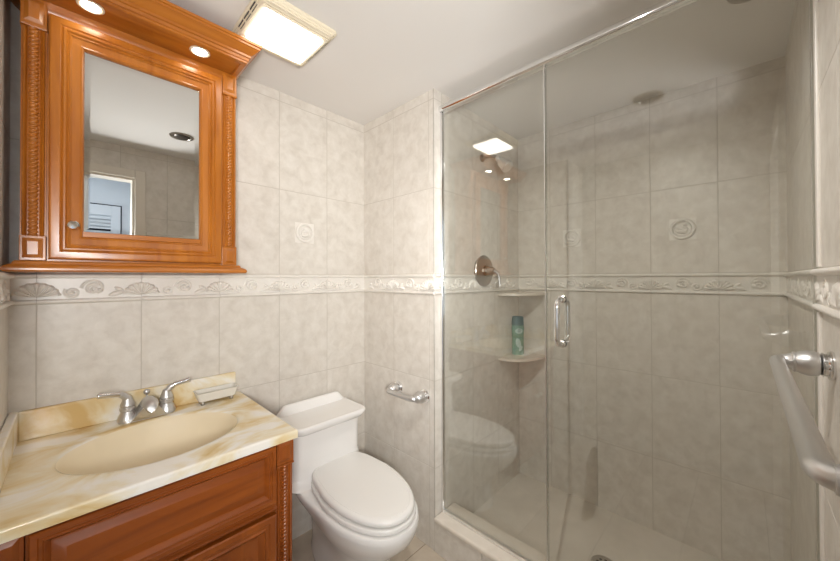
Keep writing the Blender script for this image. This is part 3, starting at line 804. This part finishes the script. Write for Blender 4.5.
# shower fittings
sv = thing('shower_valve', 'round brushed shower valve with a lever on the shower wall', 'shower valve', (1.626, YS, 1.352))
vo = (1.626, YS - .0125, 1.352)
bm = B(); lathe(bm, [(.088, 0.0003), (.089, .004), (.086, .008), (.078, .008), (.074, .011), (.040, .016), (.038, .014)], vo, (0, -1, 0), 44)
lathe(bm, [(.080, -.0118), (.080, .0005)], vo, (0, -1, 0), 30)
part('escutcheon', bm, BRUSHED, sv)
bm = B(); lathe(bm, [(.030, .012), (.030, .030), (.024, .036), (.022, .058), (.018, .066), (0, .068)], vo, (0, -1, 0), 26)
hd = part('hub', bm, BRUSHED, sv)
bm = B(); y0 = vo[1] - .055
tube(bm, [(1.626, y0, 1.350), (1.640, y0 - .012, 1.349), (1.652, y0 - .022, 1.338), (1.656, y0 - .026, 1.315), (1.657, y0 - .028, 1.290), (1.658, y0 - .030, 1.270)], [.011, .011, .0105, .009, .008, .0085], 14)
sub('lever', bm, SATIN, hd, 60)
sh = thing('shower_sprayer', 'chrome shower head on a short arm high on the shower wall', 'shower head', (1.632, YS, 2.0))
bm = B(); lathe(bm, [(.022, .0003), (.021, .005), (.015, .010), (.011, .012)], (1.632, YS, 2.0), (0, -1, 0), 28); part('flange', bm, BRUSHED, sh)
bm = B(); tube(bm, [(1.632, YS - .005, 2.0), (1.632, YS - .05, 2.0), (1.632, YS - .08, 1.992), (1.632, YS - .105, 1.972)], .0095, 14); part('arm', bm, BRUSHED, sh, 60)
bm = B(); ax = (0.0, -.70, -.71)
lathe(bm, [(.012, -.008), (.016, .002), (.017, .012), (.013, .016), (.018, .022), (.026, .034), (.030, .060), (.034, .078), (.035, .088), (.031, .092), (.0, .090)], (1.632, YS - .103, 1.974), ax, 30)
part('head', bm, TRACK, sh, 40)

def corner_shelf(z, label):
    bm = B(); a_, b_ = .262, .185
    def ring(s, zz):
        pts = [Vector((XS - .0005, YS - .0005, zz))]
        for k in range(25):
            t = PI / 2 * k / 24
            pts.append(Vector((XS - .0005 - (a_ * s) * math.cos(t) ** .85, YS - .0005 - (b_ * s) * math.sin(t) ** .85, zz)))
        return pts
    loft(bm, [ring(.97, z - .020), ring(1.0, z - .016), ring(1.0, z - .004), ring(.975, z)], (True, True))
    o = obj('corner_shelf', bm, CURB, None, 40)
    o.location = (0, 0, 0)
    tag(o, label, 'shelf')
corner_shelf(1.222, 'upper stone corner shelf in the shower, just under the relief border')
corner_shelf(.830, 'lower stone corner shelf in the shower, carrying a bottle')

bx, by, bz = 1.955, 1.030, .8303
bt = thing('shampoo_bottle', 'green bottle with a dark teal cap on the lower shower shelf', 'bottle', (bx, by, bz))
GREEN = mat('green_bottle', (0.13, 0.27, 0.215), 0.2); TEAL = mat('teal_cap', (0.035, 0.11, 0.13), 0.35); LBL = mat('pale_label', (0.40, 0.52, 0.50), 0.4)
def bo(hx, hy, z): return [Vector((bx + hx * math.cos(a) * .72 - hy * math.sin(a) * .69, by - hx * math.cos(a) * .69 - hy * math.sin(a) * .72, bz + z)) for a in [2 * PI * k / 28 for k in range(28)]]
bm = B(); loft(bm, [bo(.034, .020, .0), bo(.037, .023, .004), bo(.038, .024, .05), bo(.036, .023, .10), bo(.038, .024, .14), bo(.040, .0245, .165), bo(.036, .023, .185)], (True, True))
part('body', bm, GREEN, bt, 50)
bm = B(); loft(bm, [bo(.037, .0235, .1855), bo(.038, .024, .190), bo(.036, .023, .225), bo(.034, .021, .238), bo(.030, .018, .240)], (True, True)); part('cap', bm, TEAL, bt, 50)
# label: pale oval and a swirl on the side that faces the room
bdir = Vector((-.69, -.72, 0)); bdir.normalize(); brt = Vector((.72, -.69, 0))
def mpL(u, v, n): return Vector((bx, by, bz)) + brt * u + Vector((0, 0, v)) + bdir * (math.sqrt(max(0, 1 - (u / .041) ** 2)) * .0245 + n - .0005)
bm = B(); dome(bm, mpL, 0, .150, .024, .017, .0012, 0, 0, 3, 24); dome(bm, mpL, -.004, .075, .016, .030, .0012, 0, .25, 3, 24); dome(bm, mpL, .010, .040, .010, .018, .0012, 0, -.5, 3, 20)
part('label', bm, LBL, bt, 50, 'pale label shapes')
bm = B(); scroll(bm, mpL, .001, .150, .012, 0.0008, .0018, 1.3, 0); part('emblem', bm, TEAL, bt, 50)

bm = B(); lathe(bm, [(.052, .0002), (.052, .003), (.046, .0045), (.044, .003), (0.0, .003)], (1.66, .462, .025), (0, 0, 1), 36)
for k in range(8):
    a = 2 * PI * k / 8; lathe(bm, [(.006, .003), (.006, .0036), (.0, .0036)], (1.66 + .026 * math.cos(a), .462 + .026 * math.sin(a), .025), (0, 0, 1), 10, 1)
dn = obj('shower_drain', bm, [BRUSHED, BLACK], None, 40); tag(dn, 'round metal drain in the shower floor', 'drain')

# added ceiling lamp, unseen in the room beyond, housing for the overhead fill
bm = B(); lathe(bm, [(.17, .0005), (.175, .01), (.17, .03), (.12, .06), (.0, .075)], (0.1, -0.95, HZ), (0, 0, -1), 32)
hl = obj('added_hall_ceiling_lamp', bm, WHITEP, None, 40); tag(hl, 'added round white ceiling lamp, unseen in the room behind the doorway', 'ceiling lamp')

# added floor lamp, unseen beyond the doorway, body for the fill light
fl = thing('added_floor_lamp', 'added metal floor lamp with a tilted cup shade, unseen in the room behind the doorway', 'floor lamp', (FILL_LAMP_P.x, FILL_LAMP_P.y, 0))
bm = B(); lathe(bm, [(.12, .0005), (.12, .012), (.10, .02), (.02, .03)], (FILL_LAMP_P.x, FILL_LAMP_P.y, 0), (0, 0, 1), 32); part('base', bm, SATIN, fl)
bm = B(); tube(bm, [(FILL_LAMP_P.x, FILL_LAMP_P.y, .02), (FILL_LAMP_P.x, FILL_LAMP_P.y, 1.27)], .011, 14); part('pole', bm, SATIN, fl)
bm = B(); lathe(bm, [(.0, -.09), (.03, -.09), (.09, -.06), (.145, .0), (.165, .05), (.160, .05), (.138, .002), (.085, -.054), (.0, -.08)], FILL_LAMP_P, FILL_LAMP_D, 36); part('lamp_shade', bm, SATIN, fl)
